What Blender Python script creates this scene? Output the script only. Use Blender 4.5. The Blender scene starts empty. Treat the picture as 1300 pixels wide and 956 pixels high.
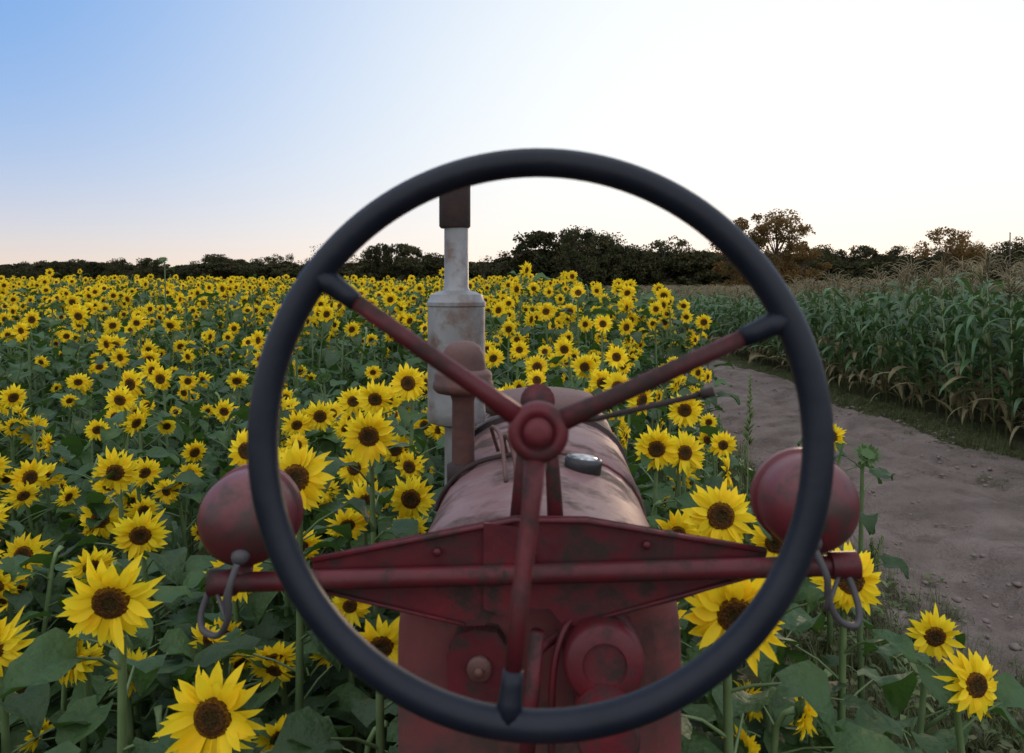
import bpy, math, random
import numpy as np
from mathutils import Vector, Matrix, noise as mnoise

random.seed(7)
scene = bpy.context.scene
scene.view_settings.view_transform = 'Standard'
scene.view_settings.look = 'None'
scene.view_settings.exposure = 0

H = 1.95
# ---------------------------------------------------------------- world
world = bpy.data.worlds.new("World"); scene.world = world
world.use_nodes = True
wn = world.node_tree.nodes; wl = world.node_tree.links
wn.clear()
SUN_EL = math.radians(4.0); SUN_AZ = math.radians(22.0)   # azimuth from +Y toward +X
sdir = Vector((math.sin(SUN_AZ)*math.cos(SUN_EL), math.cos(SUN_AZ)*math.cos(SUN_EL), math.sin(SUN_EL)))
sky = wn.new('ShaderNodeTexSky'); sky.sky_type = 'NISHITA'; sky.sun_disc = False
sky.sun_elevation = SUN_EL; sky.sun_rotation = SUN_AZ
sky.air_density = 1.0; sky.dust_density = 0.6; sky.ozone_density = 3.0
tc = wn.new('ShaderNodeTexCoord')
sep = wn.new('ShaderNodeSeparateXYZ'); wl.new(tc.outputs['Generated'], sep.inputs[0])
def wmath(op, a, b=None, c=None):
    m = wn.new('ShaderNodeMath'); m.operation = op
    for i, q in enumerate((a, b, c)):
        if q is None: continue
        if isinstance(q, (int, float)): m.inputs[i].default_value = q
        else: wl.new(q, m.inputs[i])
    return m.outputs[0]
def wmix(f, a, b, blend='MIX'):
    m = wn.new('ShaderNodeMix'); m.data_type = 'RGBA'; m.blend_type = blend
    for i, q in ((0, f), (6, a), (7, b)):
        if isinstance(q, (int, float)): m.inputs[i].default_value = q
        elif isinstance(q, tuple): m.inputs[i].default_value = (*q, 1)
        else: wl.new(q, m.inputs[i])
    return m.outputs[2]
def wss(x, lo, hi, a=0.0, b=1.0):
    m = wn.new('ShaderNodeMapRange'); m.interpolation_type = 'SMOOTHSTEP'
    m.inputs[1].default_value = lo; m.inputs[2].default_value = hi; m.inputs[3].default_value = a; m.inputs[4].default_value = b
    wl.new(x, m.inputs[0]); return m.outputs[0]
zz = wmath('MAXIMUM', sep.outputs['Z'], 0.0)
e1 = wmath('EXPONENT', wmath('MULTIPLY', zz, -1/.16))
e2 = wmath('EXPONENT', wmath('MULTIPLY', zz, -1/.065))
col = wmix(e1, (.13, .38, .86), (.78, .89, 1.0))
col = wmix(wmath('MULTIPLY', e2, .95), col, (1.0, .72, .50))
dp = wn.new('ShaderNodeVectorMath'); dp.operation = 'DOT_PRODUCT'; wl.new(tc.outputs['Generated'], dp.inputs[0]); dp.inputs[1].default_value = sdir
ang = wmath('ARCCOSINE', wmath('MINIMUM', dp.outputs['Value'], .99999))
glow = wss(ang, math.radians(60), math.radians(14))
gcol = wmix(e2, (1.06, 1.10, 1.10), (1.30, 1.0, .78))
col = wmix(glow, col, gcol)
# added fill: sky brightened overhead and behind the viewer to light the foreground
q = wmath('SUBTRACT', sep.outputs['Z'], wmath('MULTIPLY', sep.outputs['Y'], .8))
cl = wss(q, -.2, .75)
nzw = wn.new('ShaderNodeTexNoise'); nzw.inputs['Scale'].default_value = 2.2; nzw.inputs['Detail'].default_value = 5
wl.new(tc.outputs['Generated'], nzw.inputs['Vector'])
fill_mask = wmath('MULTIPLY', cl, wss(nzw.outputs['Fac'], .2, .8, .55, 1.0))
col = wmix(fill_mask, col, (1.52, 1.50, 1.50))
nis = wmix(1.0, sky.outputs[0], (.1, .1, .1), 'MULTIPLY')
col = wmix(.08, col, nis)
bg = wn.new('ShaderNodeBackground'); bg.inputs['Strength'].default_value = 1.0
wo = wn.new('ShaderNodeOutputWorld')
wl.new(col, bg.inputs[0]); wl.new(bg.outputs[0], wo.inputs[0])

sd = bpy.data.lights.new("sun", 'SUN'); sd.energy = 0.8; sd.angle = math.radians(4); sd.color = (1, .72, .48)
so = bpy.data.objects.new("sun", sd); scene.collection.objects.link(so)
so.rotation_euler = sdir.to_track_quat('Z', 'Y').to_euler()
so.location = (10, 30, 12)

# ---------------------------------------------------------------- camera
cd = bpy.data.cameras.new("camera"); cam = bpy.data.objects.new("camera", cd)
scene.collection.objects.link(cam); scene.camera = cam
cam.location = (0, 0, H); cam.rotation_euler = (math.pi/2, 0, 0)
cd.sensor_width = 36; cd.lens = 27.7; cd.shift_y = -(478-362)/1300
cd.clip_start = 0.05; cd.clip_end = 4000
cd.dof.use_dof = True; cd.dof.focus_distance = 5.0; cd.dof.aperture_fstop = 9

# ---------------------------------------------------------------- materials
def mat(name, c1, c2=None, scale=5.0, rough=0.6, metal=0.0, bump=0.0, bscale=30.0, trans=0.0, tcol=None,
        rand=0.0, detail=5.0, lo=0.35, hi=0.65, dust=None, spec=0.5, c3=None, s3=1.0, dmax=.85, bdist=.02, t3=(.53, .66), rvar=0.0):
    m = bpy.data.materials.new(name); m.use_nodes = True
    n = m.node_tree.nodes; l = m.node_tree.links
    p = n['Principled BSDF']; out = n['Material Output']
    p.inputs['Roughness'].default_value = rough
    p.inputs['Metallic'].default_value = metal
    p.inputs['Specular IOR Level'].default_value = spec
    tc = n.new('ShaderNodeTexCoord')
    col = None
    if c2 is None: c2 = tuple(x*0.75 for x in c1)
    nz = n.new('ShaderNodeTexNoise'); nz.inputs['Scale'].default_value = scale; nz.inputs['Detail'].default_value = detail
    l.new(tc.outputs['Object'], nz.inputs['Vector'])
    mr = n.new('ShaderNodeMapRange'); mr.inputs[1].default_value = lo; mr.inputs[2].default_value = hi
    l.new(nz.outputs['Fac'], mr.inputs[0])
    mx = n.new('ShaderNodeMix'); mx.data_type = 'RGBA'
    mx.inputs[6].default_value = (*c1, 1); mx.inputs[7].default_value = (*c2, 1)
    l.new(mr.outputs[0], mx.inputs[0]); col = mx.outputs[2]
    if dust is not None:
        g = n.new('ShaderNodeNewGeometry'); sx = n.new('ShaderNodeSeparateXYZ'); l.new(g.outputs['Normal'], sx.inputs[0])
        m2 = n.new('ShaderNodeMapRange'); m2.inputs[1].default_value = 0.1; m2.inputs[2].default_value = 1.0; m2.inputs[4].default_value = dmax
        l.new(sx.outputs['Z'], m2.inputs[0])
        nz2 = n.new('ShaderNodeTexNoise'); nz2.inputs['Scale'].default_value = 9; nz2.inputs['Detail'].default_value = 9
        nz2.inputs['Roughness'].default_value = .7
        l.new(tc.outputs['Object'], nz2.inputs['Vector'])
        m4 = n.new('ShaderNodeMapRange'); m4.inputs[1].default_value = .3; m4.inputs[2].default_value = .6; m4.inputs[3].default_value = .35
        l.new(nz2.outputs['Fac'], m4.inputs[0])
        mu = n.new('ShaderNodeMath'); mu.operation = 'MULTIPLY'; l.new(m2.outputs[0], mu.inputs[0]); l.new(m4.outputs[0], mu.inputs[1])
        mxd = n.new('ShaderNodeMix'); mxd.data_type = 'RGBA'
        l.new(mu.outputs[0], mxd.inputs[0]); l.new(col, mxd.inputs[6]); mxd.inputs[7].default_value = (*dust, 1)
        col = mxd.outputs[2]
    if c3 is not None:
        nz3 = n.new('ShaderNodeTexNoise'); nz3.inputs['Scale'].default_value = s3; nz3.inputs['Detail'].default_value = 10
        nz3.inputs['Roughness'].default_value = .68
        l.new(tc.outputs['Object'], nz3.inputs['Vector'])
        m3 = n.new('ShaderNodeMapRange'); m3.inputs[1].default_value = t3[0]; m3.inputs[2].default_value = t3[1]
        l.new(nz3.outputs['Fac'], m3.inputs[0])
        mx3 = n.new('ShaderNodeMix'); mx3.data_type = 'RGBA'
        l.new(m3.outputs[0], mx3.inputs[0]); l.new(col, mx3.inputs[6]); mx3.inputs[7].default_value = (*c3, 1)
        col = mx3.outputs[2]
        if rvar > 0:
            mrr = n.new('ShaderNodeMapRange'); mrr.inputs[3].default_value = rough; mrr.inputs[4].default_value = rough+rvar
            l.new(m3.outputs[0], mrr.inputs[0]); l.new(mrr.outputs[0], p.inputs['Roughness'])
    if rand > 0:
        oi = n.new('ShaderNodeObjectInfo'); hs = n.new('ShaderNodeHueSaturation')
        r1 = n.new('ShaderNodeMapRange'); r1.inputs[3].default_value = 1-rand; r1.inputs[4].default_value = 1+rand
        l.new(oi.outputs['Random'], r1.inputs[0]); l.new(r1.outputs[0], hs.inputs['Value'])
        l.new(col, hs.inputs['Color']); col = hs.outputs[0]
    l.new(col, p.inputs['Base Color'])
    if bump > 0:
        nb = n.new('ShaderNodeTexNoise'); nb.inputs['Scale'].default_value = bscale; nb.inputs['Detail'].default_value = 6
        l.new(tc.outputs['Object'], nb.inputs['Vector'])
        b = n.new('ShaderNodeBump'); b.inputs['Strength'].default_value = bump; b.inputs['Distance'].default_value = bdist
        l.new(nb.outputs['Fac'], b.inputs['Height']); l.new(b.outputs[0], p.inputs['Normal'])
    if trans > 0:
        t = n.new('ShaderNodeBsdfTranslucent')
        if tcol is None: l.new(col, t.inputs[0])
        else: t.inputs[0].default_value = (*tcol, 1)
        ms = n.new('ShaderNodeMixShader'); ms.inputs[0].default_value = trans
        l.new(p.outputs[0], ms.inputs[1]); l.new(t.outputs[0], ms.inputs[2]); l.new(ms.outputs[0], out.inputs[0])
    return m

M_petal = mat("petal_yellow", (.96, .78, .03), (.94, .62, .012), scale=14, rough=.55, trans=.40, tcol=(.97, .78, .03), rand=.08, spec=.2)
M_disc = mat("disc_brown", (.070, .030, .012), (.16, .07, .02), scale=160, rough=.9, bump=1, bscale=260, spec=.1)
M_disc_c = mat("disc_centre", (.085, .060, .018), (.04, .022, .01), scale=160, rough=.9, bump=1, bscale=260, spec=.1)
M_disc_o = mat("disc_outer", (.34, .16, .015), (.12, .05, .01), scale=190, rough=.9, bump=1, bscale=260, spec=.1)
M_leaf = mat("sunflower_leaf", (.030, .072, .020), (.058, .110, .036), scale=9, rough=.5, trans=.25, tcol=(.08, .17, .025), rand=.35, bump=.6, bscale=40, spec=.35,
             c3=(.15, .14, .04), s3=3.5, t3=(.60, .70))
M_stem = mat("sunflower_stem", (.09, .15, .05), (.13, .19, .075), scale=15, rough=.6, rand=.15)
M_bract = mat("bract_green", (.08, .155, .04), scale=15, rough=.6, trans=.2, rand=.15)

# ---------------------------------------------------------------- mesh builder
class MB:
    def __init__(s): s.v = []; s.f = []; s.m = []
    def add(s, vs, fs, mi=0):
        o = len(s.v); s.v.extend([tuple(v) for v in vs])
        s.f.extend([tuple(i+o for i in f) for f in fs]); s.m.extend([mi]*len(fs))
    def mesh(s, name, mats, smooth=True):
        me = bpy.data.meshes.new(name); me.from_pydata(s.v, [], s.f)
        for m in mats: me.materials.append(m)
        me.polygons.foreach_set('material_index', s.m)
        if smooth: me.polygons.foreach_set('use_smooth', [True]*len(s.f))
        me.update(); return me
    def tube(s, pts, radii, n=6, mi=0, cap=True):
        pts = [Vector(p) for p in pts]
        ref = Vector((0, 0, 1))
        d0 = (pts[1]-pts[0]).normalized()
        if abs(d0.dot(ref)) > .9: ref = Vector((1, 0, 0))
        u = d0.cross(ref).normalized()
        vs = []; fs = []
        for i, p in enumerate(pts):
            if i == 0: d = pts[1]-pts[0]
            elif i == len(pts)-1: d = pts[-1]-pts[-2]
            else: d = pts[i+1]-pts[i-1]
            d.normalize()
            u = (u-d*u.dot(d)).normalized(); w = d.cross(u)
            r = radii[i] if hasattr(radii, '__len__') else radii
            for k in range(n):
                a = 2*math.pi*k/n
                vs.append(p+u*math.cos(a)*r+w*math.sin(a)*r)
        for i in range(len(pts)-1):
            for k in range(n):
                k2 = (k+1) % n
                fs.append((i*n+k, i*n+k2, (i+1)*n+k2, (i+1)*n+k))
        if cap:
            fs.append(tuple(range(n-1, -1, -1))); b = (len(pts)-1)*n
            fs.append(tuple(range(b, b+n)))
        s.add(vs, fs, mi)
    def curve(s, pts, r, n=10, mi=0, sub=6):
        P = [Vector(p) for p in pts]; P = [P[0]*2-P[1]]+P+[P[-1]*2-P[-2]]; out = []
        for i in range(1, len(P)-2):
            for k in range(sub):
                t = k/sub; a, b, c, d = P[i-1], P[i], P[i+1], P[i+2]
                out.append(.5*((2*b)+(c-a)*t+(2*a-5*b+4*c-d)*t*t+(3*b-a-3*c+d)*t**3))
        out.append(P[-2]); s.tube(out, r, n, mi)
    def lathe(s, prof, center, axis=Vector((0, 0, 1)), n=32, mi=0):
        q = Vector((0, 0, 1)).rotation_difference(Vector(axis).normalized()); c = Vector(center)
        vs = []; fs = []
        for r, z in prof:
            for k in range(n):
                a = 2*math.pi*k/n
                vs.append(c+q@Vector((max(r, 1e-4)*math.cos(a), max(r, 1e-4)*math.sin(a), z)))
        for i in range(len(prof)-1):
            for k in range(n):
                k2 = (k+1) % n
                fs.append((i*n+k, i*n+k2, (i+1)*n+k2, (i+1)*n+k))
        fs.append(tuple(range(n-1, -1, -1))); b = (len(prof)-1)*n
        fs.append(tuple(range(b, b+n)))
        s.add(vs, fs, mi)

def link(name, me, parent=None, loc=(0, 0, 0), rot=(0, 0, 0), scale=(1, 1, 1)):
    o = bpy.data.objects.new(name, me); scene.collection.objects.link(o)
    o.location = loc; o.rotation_euler = rot; o.scale = scale
    if parent: o.parent = parent
    return o

# ---------------------------------------------------------------- sunflower
SUN_MATS = [M_stem, M_leaf, M_petal, M_disc, M_disc_c, M_disc_o, M_bract]

def petal(mb, M, a, r0, L, w, lift, curl, mi, rng, nst=5, twist=0):
    ca, sa = math.cos(a), math.sin(a)
    vs = []; fs = []
    bend = rng.uniform(-.2, .2)
    for i in range(nst):
        t = i/(nst-1)
        ww = w*(math.sin(math.pi*(.18+.82*t)**1.0)**.8 if t < 1 else 0.02)
        r = r0+L*t
        y = -(lift*t - curl*t*t)*L
        off = bend*L*t*t
        for k, e in ((-1, 0), (0, 1), (1, 0)):
            tx = k*ww+off
            yy = y+(.35*ww if e else 0)+k*twist*ww
            x = ca*r - sa*tx; z = sa*r + ca*tx
            vs.append(M@Vector((x, yy, z)))
    for i in range(nst-1):
        b = i*3
        fs.append((b, b+1, b+4, b+3)); fs.append((b+1, b+2, b+5, b+4))
    mb.add(vs, fs, mi)

def head(mb, c, yaw, pitch, D, rng, bud=False):
    M = Matrix.Translation(c)@Matrix.Rotation(yaw, 4, 'Z')@Matrix.Rotation(pitch, 4, 'X')
    R = D/2; rd = R*rng.uniform(.34, .41)
    if bud: rd = R*.75
    n = 20; prof = [(0.0, -.10), (.3, -.13), (.45, -.17), (.62, -.20), (.8, -.17), (.95, -.08), (1.02, .05)]
    vs = []; fs = []
    for r, y in prof:
        for k in range(n):
            a = 2*math.pi*k/n
            rj = r*(1+rng.uniform(-.05, .05))
            vs.append(M@Vector((max(rj, .01)*rd*math.cos(a), y*rd, max(rj, .01)*rd*math.sin(a))))
    mm = [4, 4, 3, 3, 5, 5] if not bud else [6]*6
    for i in range(len(prof)-1):
        fs = [(i*n+k, i*n+(k+1) % n, (i+1)*n+(k+1) % n, (i+1)*n+k) for k in range(n)]
        if i == 0: mb.add(vs, fs, mm[0]); base = len(mb.v)-len(vs)
        else:
            mb.f.extend([tuple(q+base for q in f) for f in fs]); mb.m.extend([mm[i]]*n)
    back = [(1.0, .05), (.95, .3), (.6, .55), (.2, .75), (.05, .8)]
    vs = []; fs = []
    for r, y in back:
        for k in range(12):
            a = 2*math.pi*k/12
            vs.append(M@Vector((r*rd*math.cos(a), y*rd, r*rd*math.sin(a))))
    for i in range(4):
        for k in range(12):
            fs.append((i*12+k, i*12+(k+1) % 12, (i+1)*12+(k+1) % 12, (i+1)*12+k))
    mb.add(vs, fs, 6)
    if not bud:
        n1 = rng.randint(19, 26); lf = rng.uniform(-.15, .25)
        for layer in range(2):
            for i in range(n1):
                a = 2*math.pi*(i+.5*layer+rng.uniform(-.38, .38))/n1
                L = (R-rd*.9)*rng.uniform(.76, 1.12)*(1 if layer else .88)
                petal(mb, M@Matrix.Translation((0, .006*layer, 0)), a, rd*.88, L, R*rng.uniform(.085, .13),
                      lf+(rng.uniform(.1, .8) if layer == 0 else rng.uniform(-.15, .4)), rng.uniform(.0, .8), 2, rng, 5, rng.uniform(-.7, .7))
    nb = 14
    for i in range(nb):
        a = 2*math.pi*(i+rng.uniform(-.2, .2))/nb
        if bud:
            petal(mb, M, a, rd*.9, R*rng.uniform(.4, .7), R*.16, .8, .9, 6, rng, 4)
            petal(mb, M, a+.2, rd*.75, R*rng.uniform(.2, .35), R*.14, 1.5, -.3, 6, rng, 4)
        else:
            petal(mb, M@Matrix.Translation((0, .014, 0)), a, rd*.85, (R-rd)*rng.uniform(.5, .75), R*.12, -.1, .1, 6, rng, 4)
    return M

def leaf(mb, base, az, L, W, up, droop, rng, mi=1, pet=.08):
    d = Vector((math.cos(az), math.sin(az), 0)); sdv = Vector((-math.sin(az), math.cos(az), 0)); z = Vector((0, 0, 1))
    base = Vector(base)
    p1 = base+d*pet*.6+z*pet*.5*up; p2 = base+d*pet*1.2+z*pet*.8*up
    mb.tube([base, p1, p2], [.004, .0032, .0025], 4, 0, cap=False)
    ts = [0, .12, .3, .5, .72, .9, 1.0]; ws = [.45, .92, 1.0, .82, .5, .2, .01]
    vs = []; fs = []
    tw = rng.uniform(-.35, .35); wav = rng.uniform(.0, 6)
    a0 = up*.5
    pos = Vector(p2); ang = a0; prev = 0
    for i, t in enumerate(ts):
        st = (t-prev)*L; prev = t
        ang = a0-droop*t
        pos = pos+(d*math.cos(ang)+z*math.sin(ang))*st
        nrm = (-d*math.sin(ang)+z*math.cos(ang))
        for k in (-2, -1, 0, 1, 2):
            e = k/2
            ww = W*.5*ws[i]
            back = -d*(.10*L*abs(e) if i == 0 else 0)
            vs.append(pos+back+sdv*(e*ww)*(1-.08*abs(e))+nrm*(abs(e)*ww*.28+math.sin(wav+t*9+k*1.3)*.09*L*abs(e)+tw*e*ww))
    for i in range(len(ts)-1):
        for k in range(4):
            b = i*5+k; fs.append((b, b+1, b+6, b+5))
    mb.add(vs, fs, mi)

def sunflower(name, h, D, seed, nleaf=12, side=0, bud=False, yaw=0.0, pitch=.12, lean=.06, headless=False, leafscale=1.0):
    rng = random.Random(seed); mb = MB()
    c = Vector((0, 0, h)); bk = Matrix.Rotation(yaw, 4, 'Z')@Vector((0, 1, 0))
    bx = rng.uniform(-.05, .05)
    nk = c+bk*(D*.18+.004)-Vector((0, 0, D*.05))
    P = [Vector((bx, lean+.02, 0)), Vector((bx*.6, lean+.03, h*.35)), Vector((bx*.2, lean+.01, h*.7)), nk+bk*.03-Vector((0, 0, .07)), nk+bk*.015-Vector((0, 0, .02)), nk-bk*.01]
    mb.tube(P, [.015, .013, .010, .008, .008, .012], 7, 0)
    if not headless: head(mb, c, yaw, pitch, D, rng, bud)
    def at(t):
        z = t*h
        for i in range(len(P)-1):
            if P[i].z <= z <= P[i+1].z:
                q = (z-P[i].z)/max(1e-5, P[i+1].z-P[i].z); return P[i].lerp(P[i+1], q)
        return P[3]
    az = rng.uniform(0, 6.28)
    for i in range(nleaf):
        t = .22+.72*(i/(nleaf-1))
        s = (.6+.8*math.sin(math.pi*min(1, t*.82)))*leafscale
        s *= rng.uniform(.7, 1.1)
        if t > .88: s *= .65
        leaf(mb, at(t), az, .16*s, .125*s, rng.uniform(.4, 1.2), rng.uniform(.9, 2.1), rng, 1, .075*s+.02)
        az += 2.4+rng.uniform(-.3, .3)
    for j in range(side):
        t = rng.uniform(.62, .85); b = at(t); a = rng.uniform(0, 6.28)
        r = rng.uniform(.12, .24); e = b+Vector((math.cos(a)*r, math.sin(a)*r*.6-.04, rng.uniform(.08, .2)))
        yw = rng.gauss(0, .5); D2 = D*rng.uniform(.55, .85)
        bk2 = Matrix.Rotation(yw, 4, 'Z')@Vector((0, 1, 0))
        mb.tube([b, (b+e)/2+Vector((0, .03, -.02)), e+bk2*(D2*.2)-Vector((0, 0, .02)), e+bk2*.01], [.007, .006, .005, .007], 5, 0)
        head(mb, e, yw, rng.uniform(-.1, .3), D2, rng, rng.random() < .2)
        leaf(mb, (b+e)/2, a+1, .09, .07, .8, 1.2, rng, 1, .03)
    return mb.mesh(name, SUN_MATS)

def make_collection(name, meshes):
    col = bpy.data.collections.new(name)
    for i, me in enumerate(meshes):
        o = bpy.data.objects.new(name+"_part_%02d" % i, me); col.objects.link(o)
    return col

def scatter(name, col, pts, rots, scls, idx):
    me = bpy.data.meshes.new(name); me.from_pydata([tuple(p) for p in pts], [], [])
    a = me.attributes.new('rot', 'FLOAT_VECTOR', 'POINT'); a.data.foreach_set('vector', np.array(rots, dtype=np.float32).ravel())
    a = me.attributes.new('scl', 'FLOAT_VECTOR', 'POINT'); a.data.foreach_set('vector', np.array(scls, dtype=np.float32).ravel())
    a = me.attributes.new('idx', 'INT', 'POINT'); a.data.foreach_set('value', np.array(idx, dtype=np.int32))
    ob = link(name, me)
    ng = bpy.data.node_groups.new(name+"_nodes", 'GeometryNodeTree')
    ng.interface.new_socket('Geometry', in_out='INPUT', socket_type='NodeSocketGeometry')
    ng.interface.new_socket('Geometry', in_out='OUTPUT', socket_type='NodeSocketGeometry')
    n = ng.nodes; l = ng.links
    gi = n.new('NodeGroupInput'); go = n.new('NodeGroupOutput')
    ci = n.new('GeometryNodeCollectionInfo'); ci.inputs['Collection'].default_value = col
    ci.inputs['Separate Children'].default_value = True; ci.inputs['Reset Children'].default_value = True
    ip = n.new('GeometryNodeInstanceOnPoints'); ip.inputs['Pick Instance'].default_value = True
    def na(nm, ty):
        x = n.new('GeometryNodeInputNamedAttribute'); x.data_type = ty; x.inputs['Name'].default_value = nm; return x.outputs['Attribute']
    er = n.new('FunctionNodeEulerToRotation'); l.new(na('rot', 'FLOAT_VECTOR'), er.inputs[0])
    l.new(gi.outputs[0], ip.inputs['Points']); l.new(ci.outputs[0], ip.inputs['Instance'])
    l.new(na('idx', 'INT'), ip.inputs['Instance Index']); l.new(er.outputs[0], ip.inputs['Rotation'])
    l.new(na('scl', 'FLOAT_VECTOR'), ip.inputs['Scale']); l.new(ip.outputs[0], go.inputs[0])
    md = ob.modifiers.new("scatter", 'NODES'); md.node_group = ng
    return ob

def sstep(a, b, x):
    t = max(0, min(1, (x-a)/(b-a))); return t*t*(3-2*t)
def zg(x, y):
    return .40*sstep(6, 30, y)*sstep(2.9, .8, x) - .03*sstep(1.9, 2.4, x)*(1-sstep(5.4, 5.8, x))

# ---------------------------------------------------------------- ground
M_ground = mat("soil_and_grass", (.045, .055, .022), (.09, .075, .045), scale=1.3, rough=.95, bump=1, bscale=14, detail=9, spec=.1, c3=(.05, .08, .025), s3=.35)
def axis(neg, pos, d0, g):
    r = [0.0]; s = d0
    while r[-1] < pos: r.append(r[-1]+s); s *= g
    q = [0.0]; s = d0
    while q[-1] > neg: q.append(q[-1]-s); s *= g
    return sorted(set(q+r))
xs = axis(-1500, 1500, .25, 1.045); ys = axis(-300, 2500, .3, 1.045)
vs = [(x, y, zg(x, y)+(mnoise.noise(Vector((x*.7, y*.7, 0)))*.03 if abs(x) < 60 else 0)-.12*sstep(2.2, 2.6, x)*(1-sstep(5.0, 5.4, x))*(1 if -10 < y < 60 else 0)) for y in ys for x in xs]
nx = len(xs); fs = [(j*nx+i, j*nx+i+1, (j+1)*nx+i+1, (j+1)*nx+i) for j in range(len(ys)-1) for i in range(nx-1)]
mb = MB(); mb.add(vs, fs, 0); link("ground", mb.mesh("ground", [M_ground]))

# path
M_path = mat("packed_dirt", (.225, .180, .158), (.135, .106, .092), scale=1.9, rough=.95, bump=1.0, bscale=38, detail=14, spec=.12, c3=(.10, .076, .064), s3=3.2, lo=.32, hi=.68, bdist=.04, t3=(.5, .72))
mb = MB(); vs = []; fs = []
px = [2.1+i*.05 for i in range(70)]; py = []
y = -8.0
while y < 60: py.append(y); y += .25 if y < 1 else (.04 if y < 12 else .12+.01*(y-12))
for y in py:
    for i, x in enumerate(px):
        wob = .12*math.sin(y*.9)+.08*math.sin(y*2.3+1)
        xx = x+wob*(1 if i < 5 or i > 64 else .6)
        u = (x-3.80)+.06*math.sin(y*.7)
        rut = -.07*math.exp(-((abs(u)-.75)/.19)**2)+.03*math.exp(-(u/.3)**2)
        rut += .012*math.sin(y*34+math.sin(x*20))*math.exp(-((abs(u)-.75)/.14)**2)
        nn = mnoise.fractal(Vector((xx*1.6, y*1.6, 1)), 1.0, 2.0, 5)*.055 + abs(mnoise.noise(Vector((xx*10, y*10, 2))))*.038
        edge = -.10*(sstep(1.5, 1.7, abs(u)))
        vs.append((xx, y, .04+rut+nn+edge))
nx = len(px); fs = [(j*nx+i, j*nx+i+1, (j+1)*nx+i+1, (j+1)*nx+i) for j in range(len(py)-1) for i in range(nx-1)]
mb.add(vs, fs, 0); link("dirt_path", mb.mesh("dirt_path", [M_path]))

M_clod = mat("clod", (.21, .168, .148), (.14, .11, .096), scale=20, rough=.95)
ms = []
for s in range(4):
    r = random.Random(s+50); mb = MB()
    vs = []; n = 7
    for i in range(5):
        th = math.pi*i/4
        for k in range(n):
            rr = 1+r.uniform(-.25, .25); a = 2*math.pi*k/n
            vs.append((math.sin(th)*math.cos(a)*rr, math.sin(th)*math.sin(a)*rr*.8, .5*math.cos(th)*rr if 0 < i < 4 else .5*math.cos(th)))
    fs = [(i*n+k, i*n+(k+1) % n, (i+1)*n+(k+1) % n, (i+1)*n+k) for i in range(4) for k in range(n)]
    mb.add(vs, fs, 0); ms.append(mb.mesh("clod", [M_clod]))
ccol = make_collection("clod_kinds", ms)
P = []; R = []; S = []; I = []
for i in range(2600):
    y = random.uniform(2.5, 26) if i % 3 else random.uniform(3, 9)
    x = random.choice([random.uniform(2.2, 2.9), random.uniform(4.7, 5.5), 3.8+random.gauss(0, .3), random.uniform(2.2, 5.5)])
    s = random.choice([.006, .008, .01, .012, .018, .024])*random.uniform(.7, 1.4)
    P.append((x, y, .05)); R.append((0, 0, random.uniform(0, 6))); S.append((s, s, s)); I.append(random.randrange(4))
scatter("path_stones", ccol, P, R, S, I)

# ---------------------------------------------------------------- grass
M_grass = mat("grass_blade", (.07, .11, .03), (.13, .12, .05), scale=6, rough=.6, trans=.3, rand=.3)
def tuft(seed, n=34, h=.3, sp=.12, wd=.004):
    r = random.Random(seed); mb = MB()
    for i in range(n):
        a = r.uniform(0, 6.28); b = r.uniform(0, 6.28); rr = sp*r.random()**.5
        o = Vector((rr*math.cos(a), rr*math.sin(a), 0)); d = Vector((math.cos(b), math.sin(b), 0)); s = Vector((-d.y, d.x, 0))
        hh = h*r.uniform(.4, 1.1); ln = r.uniform(.1, .7); vs = []
        for k in range(4):
            t = k/3; p = o+Vector((0, 0, hh*t*(1-.25*ln*t)))+d*hh*ln*t*t; w = wd*(1-t*.9)
            vs += [p-s*w, p+s*w]
        mb.add(vs, [(0, 1, 3, 2), (2, 3, 5, 4), (4, 5, 7, 6)], 0)
    return mb.mesh("grass_tuft", [M_grass])
def broadweed(seed):
    r = random.Random(seed); mb = MB()
    for i in range(9):
        leaf(mb, (0, 0, .01+.012*i), r.uniform(0, 6.28), r.uniform(.05, .11), r.uniform(.03, .05), r.uniform(.5, 2), 1.4, r, 0, .04)
    return mb.mesh("broad_weed", [M_grass])
gcol = make_collection("grass_kinds", [tuft(i, 36, .28, .13) for i in range(4)]+[broadweed(7), broadweed(8)])
P = []; R = []; S = []; I = []
def gadd(x, y, s, k=4):
    P.append((x, y, zg(x, y)-.01)); R.append((0, 0, random.uniform(0, 6))); S.append((s, s, s*random.uniform(.6, 1.2))); I.append(random.randrange(k))
for i in range(3200):
    y = random.uniform(5, 45) if i % 2 else random.uniform(5, 18)
    x = 5.55+.12*math.sin(y*1.3)+.1*math.sin(y*3.1)+random.gauss(.15, .28)
    gadd(x, y, random.uniform(.15, .65), 6)
for i in range(3800):
    y = random.uniform(1.6, 30) if i % 2 else random.uniform(1.6, 9)
    e0 = min(2.2, .25*y+.35)
    x = random.uniform(e0, 2.35) if i % 3 else 2.3+random.gauss(0, .18)
    gadd(x, y, random.uniform(.3, .9), 6)
for i in range(160):
    gadd(3.83+random.gauss(0, .14), random.uniform(4, 30), random.uniform(.12, .3))
scatter("grass_verge", gcol, P, R, S, I)

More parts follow.
